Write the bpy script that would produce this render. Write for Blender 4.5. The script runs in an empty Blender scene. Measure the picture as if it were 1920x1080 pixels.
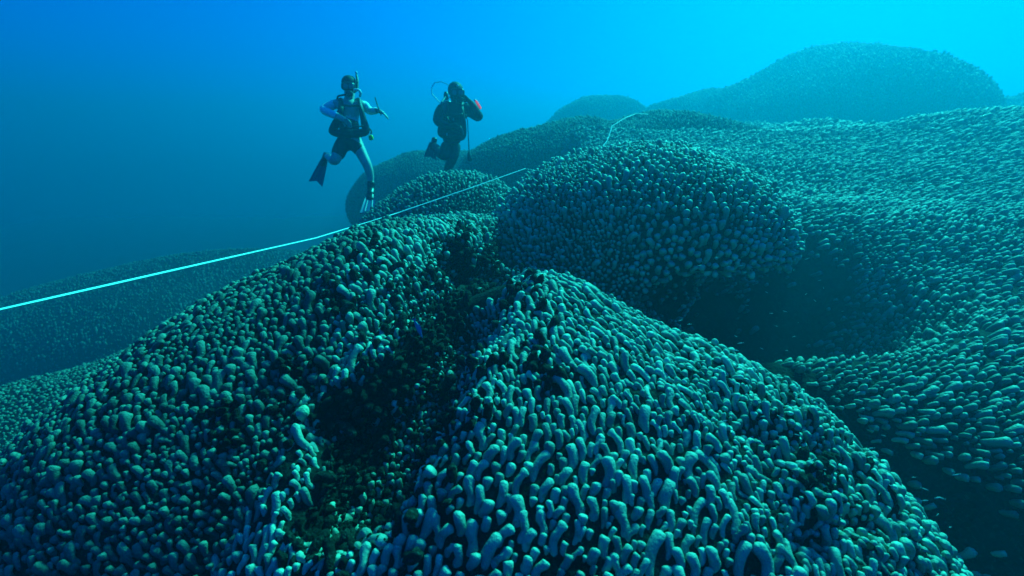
import bpy, math, random
import numpy as np
from mathutils import Vector, Matrix

# ------------------------------------------------------------------ camera, light, exposure
scene = bpy.context.scene
col = scene.collection
FPX = 880.0                      # focal length in pixels of the 1920 wide picture
PITCH = math.radians(15.0)
cam_data = bpy.data.cameras.new("camera")
cam_data.sensor_width = 36.0
cam_data.lens = 36.0 * FPX / 1920.0
cam_data.clip_start = 0.02
cam_data.clip_end = 500.0
cam = bpy.data.objects.new("camera", cam_data)
col.objects.link(cam)
cam.location = (0, 0, 0)
cam.rotation_euler = (math.radians(90) - PITCH, 0, 0)
cam_data.dof.use_dof = True
cam_data.dof.focus_distance = 2.4
cam_data.dof.aperture_fstop = 2.0
scene.camera = cam

SUN_EL, SUN_AZ = math.radians(44), math.radians(39)     # azimuth to the right of straight ahead
sun_dir = Vector((math.sin(SUN_AZ) * math.cos(SUN_EL), math.cos(SUN_AZ) * math.cos(SUN_EL), math.sin(SUN_EL)))
world = bpy.data.worlds.new("World")
scene.world = world
world.use_nodes = True
wn, wl = world.node_tree.nodes, world.node_tree.links
wn.clear()
sky = wn.new("ShaderNodeTexSky")
sky.sky_type = 'NISHITA'
sky.sun_disc = False
sky.sun_elevation = SUN_EL
sky.sun_rotation = SUN_AZ
tint = wn.new("ShaderNodeMix")
tint.data_type = 'RGBA'
tint.blend_type = 'MULTIPLY'
tint.inputs[0].default_value = 1.0
tint.inputs[7].default_value = (0.0, 0.14, 1.0, 1)        # daylight after many metres of sea water
bg = wn.new("ShaderNodeBackground")
bg.inputs[1].default_value = 0.085
wo = wn.new("ShaderNodeOutputWorld")
wl.new(sky.outputs[0], tint.inputs[6])
wl.new(tint.outputs[2], bg.inputs[0])
wl.new(bg.outputs[0], wo.inputs[0])

sun_data = bpy.data.lights.new("sun", 'SUN')
sun_data.energy = 5.0
sun_data.color = (0.025, 1.0, 0.76)                        # red is gone at this depth
sun_data.angle = math.radians(9)
sun = bpy.data.objects.new("sun", sun_data)
col.objects.link(sun)
sun.rotation_euler = sun_dir.to_track_quat('Z', 'Y').to_euler()

HAZE_COLOR = (0.0, 0.295, 0.47, 1)
HAZE_DENSITY = 0.034
HAZE_G = 0.54

scene.view_settings.view_transform = 'Standard'
scene.view_settings.look = 'None'
scene.view_settings.exposure = 1.47
scene.view_settings.gamma = 1.0
scene.cycles.use_denoising = True
scene.cycles.max_bounces = 4
scene.cycles.diffuse_bounces = 1
scene.cycles.volume_bounces = 1
scene.cycles.use_adaptive_sampling = True

rng = np.random.default_rng(7)
random.seed(7)


def ray(px, py):
    r = (px - 960.0) / FPX
    u = (540.0 - py) / FPX
    return np.array([r, math.cos(PITCH) + u * math.sin(PITCH), u * math.cos(PITCH) - math.sin(PITCH)])


def at(px, py, d):
    """a point seen at pixel (px, py) of the photograph, d metres in front of the camera"""
    return ray(px, py) * d


def project(p):
    d = p[..., 1] * math.cos(PITCH) - p[..., 2] * math.sin(PITCH)
    u = p[..., 1] * math.sin(PITCH) + p[..., 2] * math.cos(PITCH)
    d = np.maximum(d, 1e-3)
    return 960 + FPX * p[..., 0] / d, 540 - FPX * u / d, d


# ------------------------------------------------------------------ materials
def material(name, base, rough=0.6, alt=None, scale=8.0, bump=0.0, bump_scale=60.0, island=0.0, spots=None, spec=0.3, tips=None):
    m = bpy.data.materials.new(name)
    m.use_nodes = True
    n, l = m.node_tree.nodes, m.node_tree.links
    b = n["Principled BSDF"]
    b.inputs["Roughness"].default_value = rough
    b.inputs["Specular IOR Level"].default_value = spec
    b.inputs["Base Color"].default_value = (*base, 1)
    tc = n.new("ShaderNodeTexCoord")
    out = None
    if alt is not None:
        nz = n.new("ShaderNodeTexNoise")
        nz.inputs["Scale"].default_value = scale
        nz.inputs["Detail"].default_value = 4
        l.new(tc.outputs["Object"], nz.inputs["Vector"])
        rp = n.new("ShaderNodeValToRGB")
        rp.color_ramp.elements[0].position = 0.35
        rp.color_ramp.elements[1].position = 0.68
        rp.color_ramp.elements[0].color = (*base, 1)
        rp.color_ramp.elements[1].color = (*alt, 1)
        l.new(nz.outputs["Fac"], rp.inputs[0])
        out = rp.outputs[0]
    if spots is not None and out is not None:
        n2 = n.new("ShaderNodeTexNoise")
        n2.inputs["Scale"].default_value = max(scale * 5, 45.0)
        n2.inputs["Detail"].default_value = 5
        l.new(tc.outputs["Object"], n2.inputs["Vector"])
        r2 = n.new("ShaderNodeValToRGB")
        r2.color_ramp.elements[0].position = 0.56
        r2.color_ramp.elements[1].position = 0.66
        r2.color_ramp.elements[0].color = (0, 0, 0, 1)
        r2.color_ramp.elements[1].color = (1, 1, 1, 1)
        l.new(n2.outputs["Fac"], r2.inputs[0])
        mx = n.new("ShaderNodeMix")
        mx.data_type = 'RGBA'
        l.new(r2.outputs[0], mx.inputs[0])
        l.new(out, mx.inputs[6])
        mx.inputs[7].default_value = (*spots, 1)
        out = mx.outputs[2]
    if tips is not None:
        an = n.new("ShaderNodeAttribute")
        an.attribute_name = "tip"
        tr = n.new("ShaderNodeValToRGB")
        tr.color_ramp.elements[0].position = 0.55
        tr.color_ramp.elements[1].position = 1.0
        tr.color_ramp.elements[0].color = (0, 0, 0, 1)
        tr.color_ramp.elements[1].color = (1, 1, 1, 1)
        l.new(an.outputs["Fac"], tr.inputs[0])
        tm = n.new("ShaderNodeMix")
        tm.data_type = 'RGBA'
        l.new(tr.outputs[0], tm.inputs[0])
        l.new(out, tm.inputs[6])
        tm.inputs[7].default_value = (*tips, 1)
        out = tm.outputs[2]
    if island and out is not None:
        ge = n.new("ShaderNodeNewGeometry")
        mr = n.new("ShaderNodeMapRange")
        mr.inputs["To Min"].default_value = 1.0 - island
        mr.inputs["To Max"].default_value = 1.0
        l.new(ge.outputs["Random Per Island"], mr.inputs["Value"])
        hs = n.new("ShaderNodeHueSaturation")
        l.new(mr.outputs[0], hs.inputs["Value"])
        l.new(out, hs.inputs["Color"])
        out = hs.outputs[0]
    if out is not None:
        l.new(out, b.inputs["Base Color"])
    if bump:
        nb = n.new("ShaderNodeTexNoise")
        nb.inputs["Scale"].default_value = bump_scale
        nb.inputs["Detail"].default_value = 5
        l.new(tc.outputs["Object"], nb.inputs["Vector"])
        bp = n.new("ShaderNodeBump")
        bp.inputs["Strength"].default_value = bump
        bp.inputs["Distance"].default_value = 0.02
        l.new(nb.outputs["Fac"], bp.inputs["Height"])
        l.new(bp.outputs[0], b.inputs["Normal"])
    return m


M_LOBE = material("living_coral", (0.36, 0.43, 0.32), 0.6, alt=(0.19, 0.28, 0.20), scale=3, bump=0.35, bump_scale=110, tips=(0.46, 0.58, 0.44),
                  island=0.6, spots=(0.18, 0.25, 0.17))
M_SHADED = material("shade_darkened_coral", (0.13, 0.165, 0.13), 0.65, alt=(0.06, 0.09, 0.07), scale=3, bump=0.35, bump_scale=110, tips=(0.20, 0.26, 0.19),
                  island=0.65, spots=(0.05, 0.07, 0.05))  # darker copy of living coral: shade of the left side put into colour
M_HALF_SHADED = material("half_shaded_coral", (0.33, 0.39, 0.29), 0.6, alt=(0.15, 0.21, 0.15), scale=2.2, bump=0.35, bump_scale=110, tips=(0.42, 0.52, 0.39),
                   island=0.65, spots=(0.12, 0.17, 0.11))  # milder copy, shade of the left mound partly put into its colour
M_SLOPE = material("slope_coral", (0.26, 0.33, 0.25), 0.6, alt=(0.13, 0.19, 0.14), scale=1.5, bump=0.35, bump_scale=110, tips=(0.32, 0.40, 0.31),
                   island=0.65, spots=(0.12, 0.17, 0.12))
M_PALE = material("pale_coral", (0.42, 0.54, 0.36), 0.6, alt=(0.26, 0.40, 0.24), scale=14, bump=0.5, bump_scale=70,
                  island=0.3, spots=(0.22, 0.30, 0.20))
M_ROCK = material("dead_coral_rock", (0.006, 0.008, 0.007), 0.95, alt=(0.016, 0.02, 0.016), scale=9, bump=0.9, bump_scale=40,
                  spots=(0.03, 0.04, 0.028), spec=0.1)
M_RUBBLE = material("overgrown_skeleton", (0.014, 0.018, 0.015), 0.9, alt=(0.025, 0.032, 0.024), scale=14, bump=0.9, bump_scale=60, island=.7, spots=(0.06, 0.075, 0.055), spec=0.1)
M_SEABED = material("reef_floor", (0.012, 0.014, 0.012), 0.95, alt=(0.03, 0.035, 0.03), scale=3, bump=0.8, bump_scale=20, spec=0.1)
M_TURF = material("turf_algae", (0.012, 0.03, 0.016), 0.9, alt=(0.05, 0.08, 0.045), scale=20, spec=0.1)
M_TAPE = material("white_tape", (0.82, 0.82, 0.80), 0.5, alt=(0.72, 0.74, 0.72), scale=30)
M_SKIN = material("skin", (0.48, 0.42, 0.37), 0.5, alt=(0.42, 0.36, 0.32), scale=12)
M_BLACK = material("black_neoprene", (0.012, 0.014, 0.018), 0.7, alt=(0.022, 0.024, 0.03), scale=15, bump=0.2)
M_NYLON = material("dark_nylon", (0.015, 0.018, 0.022), 0.55, alt=(0.03, 0.032, 0.04), scale=25, bump=0.3)
M_SHIRT = material("pale_shirt", (0.55, 0.58, 0.62), 0.8, alt=(0.48, 0.51, 0.55), scale=18, bump=0.2)
M_SLEEVE = material("pale_sleeve_cloth", (0.86, 0.86, 0.86), 0.8, alt=(0.80, 0.81, 0.81), scale=14, bump=0.3)
M_RUBBER = material("black_rubber", (0.010, 0.011, 0.014), 0.4, alt=(0.018, 0.019, 0.022), scale=20)
M_FIN = material("fin_blade", (0.04, 0.06, 0.16), 0.4, alt=(0.05, 0.075, 0.19), scale=12)
M_RIB = material("pale_rib", (0.14, 0.16, 0.22), 0.5, alt=(0.12, 0.14, 0.20), scale=12)
M_GLASS = material("mask_lens", (0.10, 0.12, 0.13), 0.08, alt=(0.12, 0.14, 0.15), scale=6, spec=0.8)
M_WHITE = material("white_plastic", (0.78, 0.78, 0.76), 0.4, alt=(0.70, 0.70, 0.70), scale=20)
M_YELLOW = material("yellow_plastic", (0.70, 0.78, 0.06), 0.4, alt=(0.62, 0.70, 0.05), scale=20)
M_RED = material("red_plastic", (0.85, 0.10, 0.10), 0.4, alt=(0.75, 0.08, 0.08), scale=20)
M_RED_GLOW = material("glowing_red_plastic", (0.9, 0.2, 0.2), 0.4, alt=(0.85, 0.15, 0.15), scale=20)
M_RED_GLOW.node_tree.nodes["Principled BSDF"].inputs["Emission Color"].default_value = (1.0, 0.10, 0.12, 1)
M_RED_GLOW.node_tree.nodes["Principled BSDF"].inputs["Emission Strength"].default_value = 0.22  # glow added so the red shows in redless light; no real lamp
M_STEEL = material("tank_metal", (0.25, 0.27, 0.28), 0.4, alt=(0.18, 0.20, 0.21), scale=10)
M_TINY = material("pale_fish_skin", (0.60, 0.52, 0.46), 0.4, alt=(0.50, 0.44, 0.40), scale=30)
M_BLUEFISH = material("blue_fish_skin", (0.05, 0.15, 0.30), 0.4, alt=(0.08, 0.20, 0.34), scale=40)


# ------------------------------------------------------------------ object helpers
def tag(o, label=None, cat=None, group=None, kind=None):
    if label: o["label"] = label
    if cat: o["category"] = cat
    if group: o["group"] = group
    if kind: o["kind"] = kind
    return o


def empty(name, loc):
    o = bpy.data.objects.new(name, None)
    o.empty_display_size = 0.1
    col.objects.link(o)
    o.location = loc
    return o


def mesh_object(name, verts, faces, mat, parent=None, smooth=True):
    """verts in world metres; one quad/tri/polygon list; linked under parent at the parent's place"""
    off = np.array(parent_origin(parent))
    v = np.asarray(verts, dtype=np.float64) - off
    me = bpy.data.meshes.new(name)
    if isinstance(faces, np.ndarray) and faces.ndim == 2:
        k = faces.shape[1]
        me.vertices.add(len(v))
        me.vertices.foreach_set("co", v.astype(np.float32).ravel())
        me.loops.add(faces.size)
        me.loops.foreach_set("vertex_index", faces.astype(np.int32).ravel())
        me.polygons.add(len(faces))
        me.polygons.foreach_set("loop_start", np.arange(0, faces.size, k, dtype=np.int32))
        me.update(calc_edges=True)
    else:
        me.from_pydata([tuple(p) for p in v], [], [tuple(f) for f in faces])
    if smooth:
        me.polygons.foreach_set("use_smooth", np.ones(len(me.polygons), dtype=bool))
    me.materials.append(mat)
    me.update()
    o = bpy.data.objects.new(name, me)
    col.objects.link(o)
    if parent is not None:
        o.parent = parent
    return o


def parent_origin(p):
    if p is None:
        return (0.0, 0.0, 0.0)
    x = np.array(p.location)
    while p.parent is not None:
        p = p.parent
        x = x + np.array(p.location)
    return x


# ------------------------------------------------------------------ noise and shapes
def sine_noise(p, freq, seed, n=7):
    g = np.random.default_rng(seed)
    out = np.zeros(p.shape[:-1])
    for _ in range(n):
        d = g.normal(size=3)
        d /= np.linalg.norm(d)
        out += np.sin((p @ d) * freq * g.uniform(0.6, 1.6) + g.uniform(0, 6.28))
    return out / math.sqrt(n)


def grid_faces(nr, nc, wrap):
    i, j = np.meshgrid(np.arange(nr - 1), np.arange(nc if wrap else nc - 1), indexing='ij')
    a = i * nc + j
    b = i * nc + (j + 1) % nc
    return np.stack([a, a + nc, b + nc, b], -1).reshape(-1, 4)


def ellipsoid_surface(c, r, rot, nt, nphi, tmax, bumps, seed, overhang=None, dents=()):
    """a dome as a (nt, nphi, 3) grid of points; dents are (point, radius, depth)"""
    t = np.linspace(0.015, math.radians(tmax), nt)[:, None]
    ph = np.linspace(0, 2 * math.pi, nphi, endpoint=False)[None, :]
    n = np.stack([np.sin(t) * np.cos(ph), np.sin(t) * np.sin(ph), np.cos(t) * np.ones_like(ph)], -1)
    q = n * np.array(r)
    if overhang is not None:
        q = overhang(q, t * np.ones_like(ph), ph * np.ones_like(t))
    ca, sa = math.cos(rot), math.sin(rot)
    w = np.stack([q[..., 0] * ca - q[..., 1] * sa, q[..., 0] * sa + q[..., 1] * ca, q[..., 2]], -1) + np.array(c)
    nn = n / np.array(r)
    nn /= np.linalg.norm(nn, axis=-1, keepdims=True)
    nn = np.stack([nn[..., 0] * ca - nn[..., 1] * sa, nn[..., 0] * sa + nn[..., 1] * ca, nn[..., 2]], -1)
    d = np.zeros(w.shape[:-1])
    for k, (freq, amp) in enumerate(bumps):
        d += amp * sine_noise(w, freq, seed + 11 * k)
    for (p, rad, dep) in dents:
        g = np.exp(-(((w - np.array(p)) ** 2).sum(-1)) / rad ** 2)
        d -= dep * g
        if dep > 0:
            d += g ** .5 * (0.035 * sine_noise(w, 26, seed + 77) + 0.022 * sine_noise(w, 60, seed + 79) + 0.010 * sine_noise(w, 120, seed + 78))
    return w + nn * d[..., None]


def tri_data(S, wrap):
    nr, nc = S.shape[:2]
    f = grid_faces(nr, nc, wrap)
    v = S.reshape(-1, 3)
    tri = np.concatenate([f[:, [0, 1, 2]], f[:, [0, 2, 3]]])
    A, B, C = v[tri[:, 0]], v[tri[:, 1]], v[tri[:, 2]]
    cr = np.cross(B - A, C - A)
    ar = np.linalg.norm(cr, axis=1)
    # smooth vertex normals
    vn = np.zeros_like(v)
    for k in range(3):
        np.add.at(vn, tri[:, k], cr)
    vn /= np.maximum(np.linalg.norm(vn, axis=1, keepdims=True), 1e-9)
    return v, f, tri, ar, vn


def sample_surface(S, wrap, count, g, flip=1.0, wbd=0.0):
    v, f, tri, ar, vn = tri_data(S, wrap)
    vn = vn * flip
    cen = v[tri].mean(1)
    X, Y, D = project(cen)
    view = (X > -260) & (X < 2180) & (Y > -200) & (Y < 1330) & (cen[:, 1] > 0.25)
    face = (vn[tri[:, 0]] * (-cen / np.linalg.norm(cen, axis=1, keepdims=True))).sum(1) > -0.45
    w = ar * (view & face) / (1 + wbd * np.linalg.norm(cen, axis=1)) ** 2
    if w.sum() <= 0:
        return np.zeros((0, 3)), np.zeros((0, 3)), 0.0
    k = g.choice(len(tri), size=count, p=w / w.sum())
    a, b = g.random(count), g.random(count)
    s = a + b > 1
    a[s], b[s] = 1 - a[s], 1 - b[s]
    T = tri[k]
    P = v[T[:, 0]] + a[:, None] * (v[T[:, 1]] - v[T[:, 0]]) + b[:, None] * (v[T[:, 2]] - v[T[:, 0]])
    N = vn[T[:, 0]] * (1 - a - b)[:, None] + vn[T[:, 1]] * a[:, None] + vn[T[:, 2]] * b[:, None]
    N /= np.maximum(np.linalg.norm(N, axis=1, keepdims=True), 1e-9)
    return P, N, w.sum() / 2


def lobe_template(nt, nv, length, height, bend, lump, g, root=-0.5, knob=0.0):
    """unit-width finger of coral: x runs up-slope to the raised tip, z is off the surface. width 1"""
    s = np.linspace(0, 1, nt)
    rad = np.sqrt(np.clip(1 - (2 * s - 1) ** 6, 0, 1)) * 0.5
    rad[0] = rad[-1] = 0.0
    # caps: crowd rings at the two ends
    e = 0.5 / max(length, 0.6)
    ss = np.concatenate([np.linspace(0, 1, nt)])
    pos = np.where(ss < 0.5, 0.5 * (2 * ss) ** 1.5, 1 - 0.5 * (2 - 2 * ss) ** 1.5)
    end = np.minimum(pos, 1 - pos) * (length + 0.9)
    rad = 0.5 * np.sqrt(np.clip(1 - np.clip(1 - end / 0.5, 0, 1) ** 2, 0, 1))
    taper = 0.72 + 0.36 * pos + lump * np.sin(pos * g.uniform(5, 9) + g.uniform(0, 6))
    rad = rad * taper
    rad = np.maximum(rad, 0.004)
    x = (pos - 0.5) * length
    z = root + (height - 0.42 - root) * np.sin(np.clip(pos * 1.15, 0, 1) * math.pi / 2) ** 1.1
    y = bend * np.sin(pos * math.pi * g.uniform(0.8, 1.7) + g.uniform(-0.6, 0.6)) * length * 0.5
    sp = np.stack([x, y, z], -1)
    tg = np.gradient(sp, axis=0)
    tg /= np.linalg.norm(tg, axis=1, keepdims=True)
    side = np.cross(np.array([0, 0, 1.0]), tg)
    sl = np.linalg.norm(side, axis=1, keepdims=True)
    side = np.where(sl > 0.05, side / np.maximum(sl, 1e-6), np.array([0, 1.0, 0]))
    up = np.cross(tg, side)
    a = np.linspace(0, 2 * math.pi, nv, endpoint=False)
    V = sp[:, None, :] + rad[:, None, None] * (np.cos(a)[None, :, None] * side[:, None, :] + 1.12 * np.sin(a)[None, :, None] * up[:, None, :])
    V += 0.05 * sine_noise(V, 4.5, int(g.integers(1e6)))[..., None]
    return V.reshape(-1, 3), grid_faces(nt, nv, True)


def tip_values(nt, nv):
    ss = np.linspace(0, 1, nt)
    pos = np.where(ss < 0.5, 0.5 * (2 * ss) ** 1.5, 1 - 0.5 * (2 - 2 * ss) ** 1.5)
    return np.repeat(pos, nv)


def lobe_library(nt, nv, specs, g):
    lib = []
    for (L, H, bend, lump) in specs:
        V, Fc = lobe_template(nt, nv, L, H, bend, lump, g)
        lib.append((L, V))
    return lib, Fc


def dart(P, U, W, Ls, Ws, cell):
    """anisotropic dart throwing: keep points whose footprints (length L along U, width W) do not crowd"""
    n = len(P)
    if n == 0:
        return np.zeros(0, int)
    keys = np.floor(P / cell).astype(np.int64) + 4096
    h = (keys[:, 0] << 28) + (keys[:, 1] << 14) + keys[:, 2]
    order = np.argsort(h, kind='stable')
    hs = h[order]
    I, J = [], []
    for dx in (-1, 0, 1):
        for dy in (-1, 0, 1):
            for dz in (-1, 0, 1):
                t = h + (dx << 28) + (dy << 14) + dz
                lo = np.searchsorted(hs, t, 'left')
                hi = np.searchsorted(hs, t, 'right')
                cnt = hi - lo
                if cnt.sum() == 0:
                    continue
                ii = np.repeat(np.arange(n), cnt)
                off = np.arange(cnt.sum()) - np.repeat(np.cumsum(cnt) - cnt, cnt)
                jj = order[np.repeat(lo, cnt) + off]
                s = jj > ii
                ii, jj = ii[s], jj[s]
                d = P[ii] - P[jj]
                a = (d * U[ii]).sum(1)
                b = (d * W[ii]).sum(1)
                c2 = np.maximum((d * d).sum(1) - a * a - b * b, 0)
                la = 0.5 * (Ls[ii] + Ls[jj])
                lb = 0.5 * (Ws[ii] + Ws[jj])
                near = (a / la) ** 2 + (b * b + c2) / (lb * lb) < 1.0
                I.append(ii[near]); J.append(jj[near])
    I = np.concatenate(I); J = np.concatenate(J)
    o = np.argsort(I, kind='stable')
    I, J = I[o], J[o]
    start = np.searchsorted(I, np.arange(n + 1))
    dead = np.zeros(n, bool)
    for i in range(n):
        if not dead[i]:
            dead[J[start[i]:start[i + 1]]] = True
    return np.nonzero(~dead)[0]


def grow_lobes(S, wrap, g, width, specs, nt, nv, tries=6.0, flow='down', jitter=0.5, spread=0.25, pack=(0.95, 0.95),
               bare=(), width_by_distance=0.0, flip=1.0, max_n=20000, thin=None, hscale=1.0):
    """returns (verts (n,K,3), faces, centres, widths, lengths) of the lobes on surface S"""
    lib, Fc = lobe_library(nt, nv, specs, g)
    meanL = np.mean([s[0] for s in specs])
    _, _, area = sample_surface(S, wrap, 10, g, flip, width_by_distance)
    count = int(min(150000, tries * area / (width * width * meanL * pack[0] * pack[1]) + 20))
    P, N, _ = sample_surface(S, wrap, count, g, flip, width_by_distance)
    # leave bare zones
    keep = np.ones(len(P), bool)
    for (q, rad, strength) in bare:
        ax = np.array(q) / np.linalg.norm(q)
        dv = P - np.array(q)
        al = dv @ ax
        w = np.exp(-(((dv ** 2).sum(1) - al ** 2) / rad ** 2) ** 3) * (np.abs(al) < .8)
        keep &= g.random(len(P)) > strength * w
    if thin is not None:
        keep &= g.random(len(P)) < thin(P, N)
    P, N = P[keep], N[keep]
    k = g.integers(0, len(lib), len(P))
    dist = np.linalg.norm(P, axis=1)
    W0 = width * np.exp(g.normal(0, spread, len(P))) * (1 + width_by_distance * dist)
    patch = 1 + 0.22 * sine_noise(P, 2.2 / max(width * 12, 0.2), 5)
    W0 = np.minimum(W0 * np.clip(patch, 0.6, 1.5), width * 1.5 * (1 + width_by_distance * dist))
    LL = np.array([lib[i][0] for i in k]) * W0
    up = np.array([0, 0, 1.0])
    if flow == 'down':
        base = up[None, :] - (N @ up)[:, None] * N
    else:
        f = np.array(flow, float)
        base = f[None, :] - (N @ f)[:, None] * N
    nb = np.linalg.norm(base, axis=1, keepdims=True)
    rnd = g.normal(size=P.shape)
    rnd -= (rnd * N).sum(1)[:, None] * N
    rnd /= np.linalg.norm(rnd, axis=1, keepdims=True)
    sw = sine_noise(P, 3.0, 21)[:, None] * 0.35
    cr0 = np.cross(N, base / np.maximum(nb, 1e-6))
    U = base / np.maximum(nb, 1e-6) + cr0 * sw + jitter * rnd * g.random((len(P), 1))
    U /= np.linalg.norm(U, axis=1, keepdims=True)
    Wd = np.cross(N, U)
    ids = dart(P, U, Wd, LL * pack[0] + 0.0, W0 * pack[1], max(np.percentile(LL, 75), np.percentile(W0, 95)) * 1.02)
    if len(ids) > max_n:
        ids = ids[:max_n]
    P, N, U, Wd, W0, LL, k = P[ids], N[ids], U[ids], Wd[ids], W0[ids], LL[ids], k[ids]
    T = np.stack([lib[i][1] for i in k])                        # n,K,3
    mir = g.choice([-1.0, 1.0], len(P))
    hs = (hscale(P) if callable(hscale) else hscale) * np.exp(g.normal(0, 0.18, len(P)))
    V = P[:, None, :] + (T[..., 0:1] * U[:, None, :] + T[..., 1:2] * mir[:, None, None] * Wd[:, None, :]
                         + T[..., 2:3] * hs[:, None, None] * N[:, None, :]) * W0[:, None, None]
    # mirrored ones are turned inside out: reverse ring order
    V4 = V.reshape(len(P), nt, nv, 3)
    V4[mir < 0] = V4[mir < 0][:, :, ::-1]
    V = V4.reshape(len(P), nt * nv, 3)
    return V, Fc, P, N, W0, LL


def merged(V, Fc):
    n, K = V.shape[:2]
    F = (Fc[None] + (np.arange(n) * K)[:, None, None]).reshape(-1, Fc.shape[1])
    return V.reshape(-1, 3), F


def add_tips(o, Fc, n):
    """the growing end of each lobe is paler: 0 at its root, 1 at its tip"""
    nv = int(Fc[0][1] - Fc[0][0])
    K = int(Fc.max()) + 1
    t = np.tile(tip_values(K // nv, nv), n)
    at_ = o.data.attributes.new("tip", 'FLOAT', 'POINT')
    at_.data.foreach_set("value", t.astype(np.float32))


def coral_thing(name, label, loc, S, wrap, lobes, singles=0, group=None, mat=M_LOBE, mats=None, cat="coral mound", flip=1.0):
    root = empty(name, loc)
    tag(root, label, cat, group)
    v, f, *_ = tri_data(S, wrap)
    if flip < 0:
        f = f[:, ::-1].copy()
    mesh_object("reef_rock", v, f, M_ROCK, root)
    for li, (V, Fc, P, N, W0, LL) in enumerate(lobes):
        order = np.arange(len(V))
        mat = mats[li] if mats else mat
        if singles and li == 0:
            X, Y, D = project(P)
            vis = (X > 0) & (X < 1920) & (Y > 0) & (Y < 1080)
            fac = np.clip((N * (-P / np.linalg.norm(P, axis=1, keepdims=True))).sum(1), 0, 1)
            score = np.where(vis, W0 * LL * (0.3 + fac) / D ** 2, 0)
            order = np.argsort(-score)
            for i in order[:singles]:
                add_tips(mesh_object("coral_lobe", V[i], Fc, mat, root), Fc, 1)
            order = order[singles:]
        if len(order):
            vv, ff = merged(V[order], Fc)
            o = mesh_object("coral_lobes", vv, ff, mat, root)
            add_tips(o, Fc, len(order))
            o["kind"] = "stuff"
    return root


# ------------------------------------------------------------------ the setting: sea floor
def seabed():
    nx, ny = 110, 100
    xs = np.linspace(-1, 1, nx); xs = np.sign(xs) * np.abs(xs) ** 1.6 * 74
    ys = -12 + (np.linspace(0, 1, ny) ** 1.6) * 91
    X, Y = np.meshgrid(xs, ys, indexing='ij')
    p = np.stack([X, Y, np.zeros_like(X)], -1)
    Z = -2.4 + 0.42 * np.clip(X + 1, -12, 0) + 0.02 * np.clip(Y - 4, 0, 20) * (X > -3)
    Z = Z - 0.05 * np.clip(-X - 9, 0, 30)
    Z += 0.12 * sine_noise(p, 0.9, 3) + 0.05 * sine_noise(p, 2.6, 4)
    p[..., 2] = Z
    v = p.reshape(-1, 3)
    f = grid_faces(nx, ny, False)
    o = mesh_object("seabed", v, f, M_SEABED)
    o["kind"] = "structure"
    return o


seabed()

# lobe shapes: (length / width, height / width, bend, lumpiness)
WORMS = [(3.67, 0.57, .2, .08), (2.51, 0.53, .3, .06), (1.00, 0.65, .1, .05), (1.44, 0.71, .15, .06), (1.83, 0.79, -.2, .07), (2.22, 0.85, .22, .06), (2.70, 0.85, -.2, .05), (3.18, 0.85, .25, .08),
         (1.16, 0.71, .1, .1), (1.64, 0.85, .3, .05), (2.42, 0.82, .35, .1), (1.35, 0.65, -.2, .04), (2.03, 0.92, -.3, .1), (2.90, 0.79, .12, .1)]
KNOBS = [(.9, 1.0, .1, .05), (1.0, 1.2, .1, .08), (1.2, 1.3, .2, .06), (1.5, 1.3, .25, .06), (.8, .9, .05, .05), (1.8, 1.3, -.3, .08),
         (1.1, 1.1, .2, .1), (2.2, 1.3, .3, .08)]
BLOBS = [(.9, .9, .1, .12), (1.1, 1.0, .2, .15), (1.3, .9, .3, .15), (1.0, 1.1, .1, .1), (1.6, .9, -.3, .15)]
LEDGES = [(2.6, .85, .2, .06), (2.0, .85, .15, .05), (1.6, 1., .2, .06), (1.9, .9, -.2, .06), (1.2, .9, .1, .05), (2.3, .95, .25, .07), (1.0, .9, .1, .06)]
STUBS = [(1.0, 1.2, .1, .05), (1.3, 1.4, .15, .05), (1.8, 1.2, .2, .05), (.9, 1.0, .1, .05)]

def hit(px, py, surfaces):
    """where the sight line through a pixel first meets one of the surfaces"""
    best, bd = None, 1e9
    for S in surfaces:
        X, Y, D = project(S.reshape(-1, 3))
        near = (X - px) ** 2 + (Y - py) ** 2 < 30 ** 2
        near &= S.reshape(-1, 3)[:, 1] > 0.2
        if near.any():
            d = np.percentile(D[near], 12)
            if d < bd:
                best, bd = at(px, py, d), d
    return best


F_ARGS = ((0.01, 2.05, -3.20), (2.42, 1.72, 2.53), -0.20)
L_ARGS = ((-0.61, 3.13, -2.13), (1.19, 2.38, 1.75), -0.51)
F_SWELL = [(at(1025, 505, 2.45), .36, -.20), (at(1120, 560, 2.3), .3, -.04), (at(1700, 930, 1.55), .35, .07), (at(1500, 800, 1.8), .3, .03)]
L_SWELL = [(at(840, 425, 2.9), .2, -.05), (at(120, 880, 2.0), .6, -.22)]
LB = ellipsoid_surface(*L_ARGS, 120, 220, 105, [], 57, dents=L_SWELL)
L_SWELL += [(hit(965, 450, [LB]), .17, .8), (hit(1010, 455, [LB]), .2, .9), (hit(955, 500, [LB]), .14, .6)]
F0 = ellipsoid_surface(*F_ARGS, 120, 220, 100, [], 31, dents=F_SWELL)
L0 = ellipsoid_surface(*L_ARGS, 120, 220, 105, [], 57, dents=L_SWELL)
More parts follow.
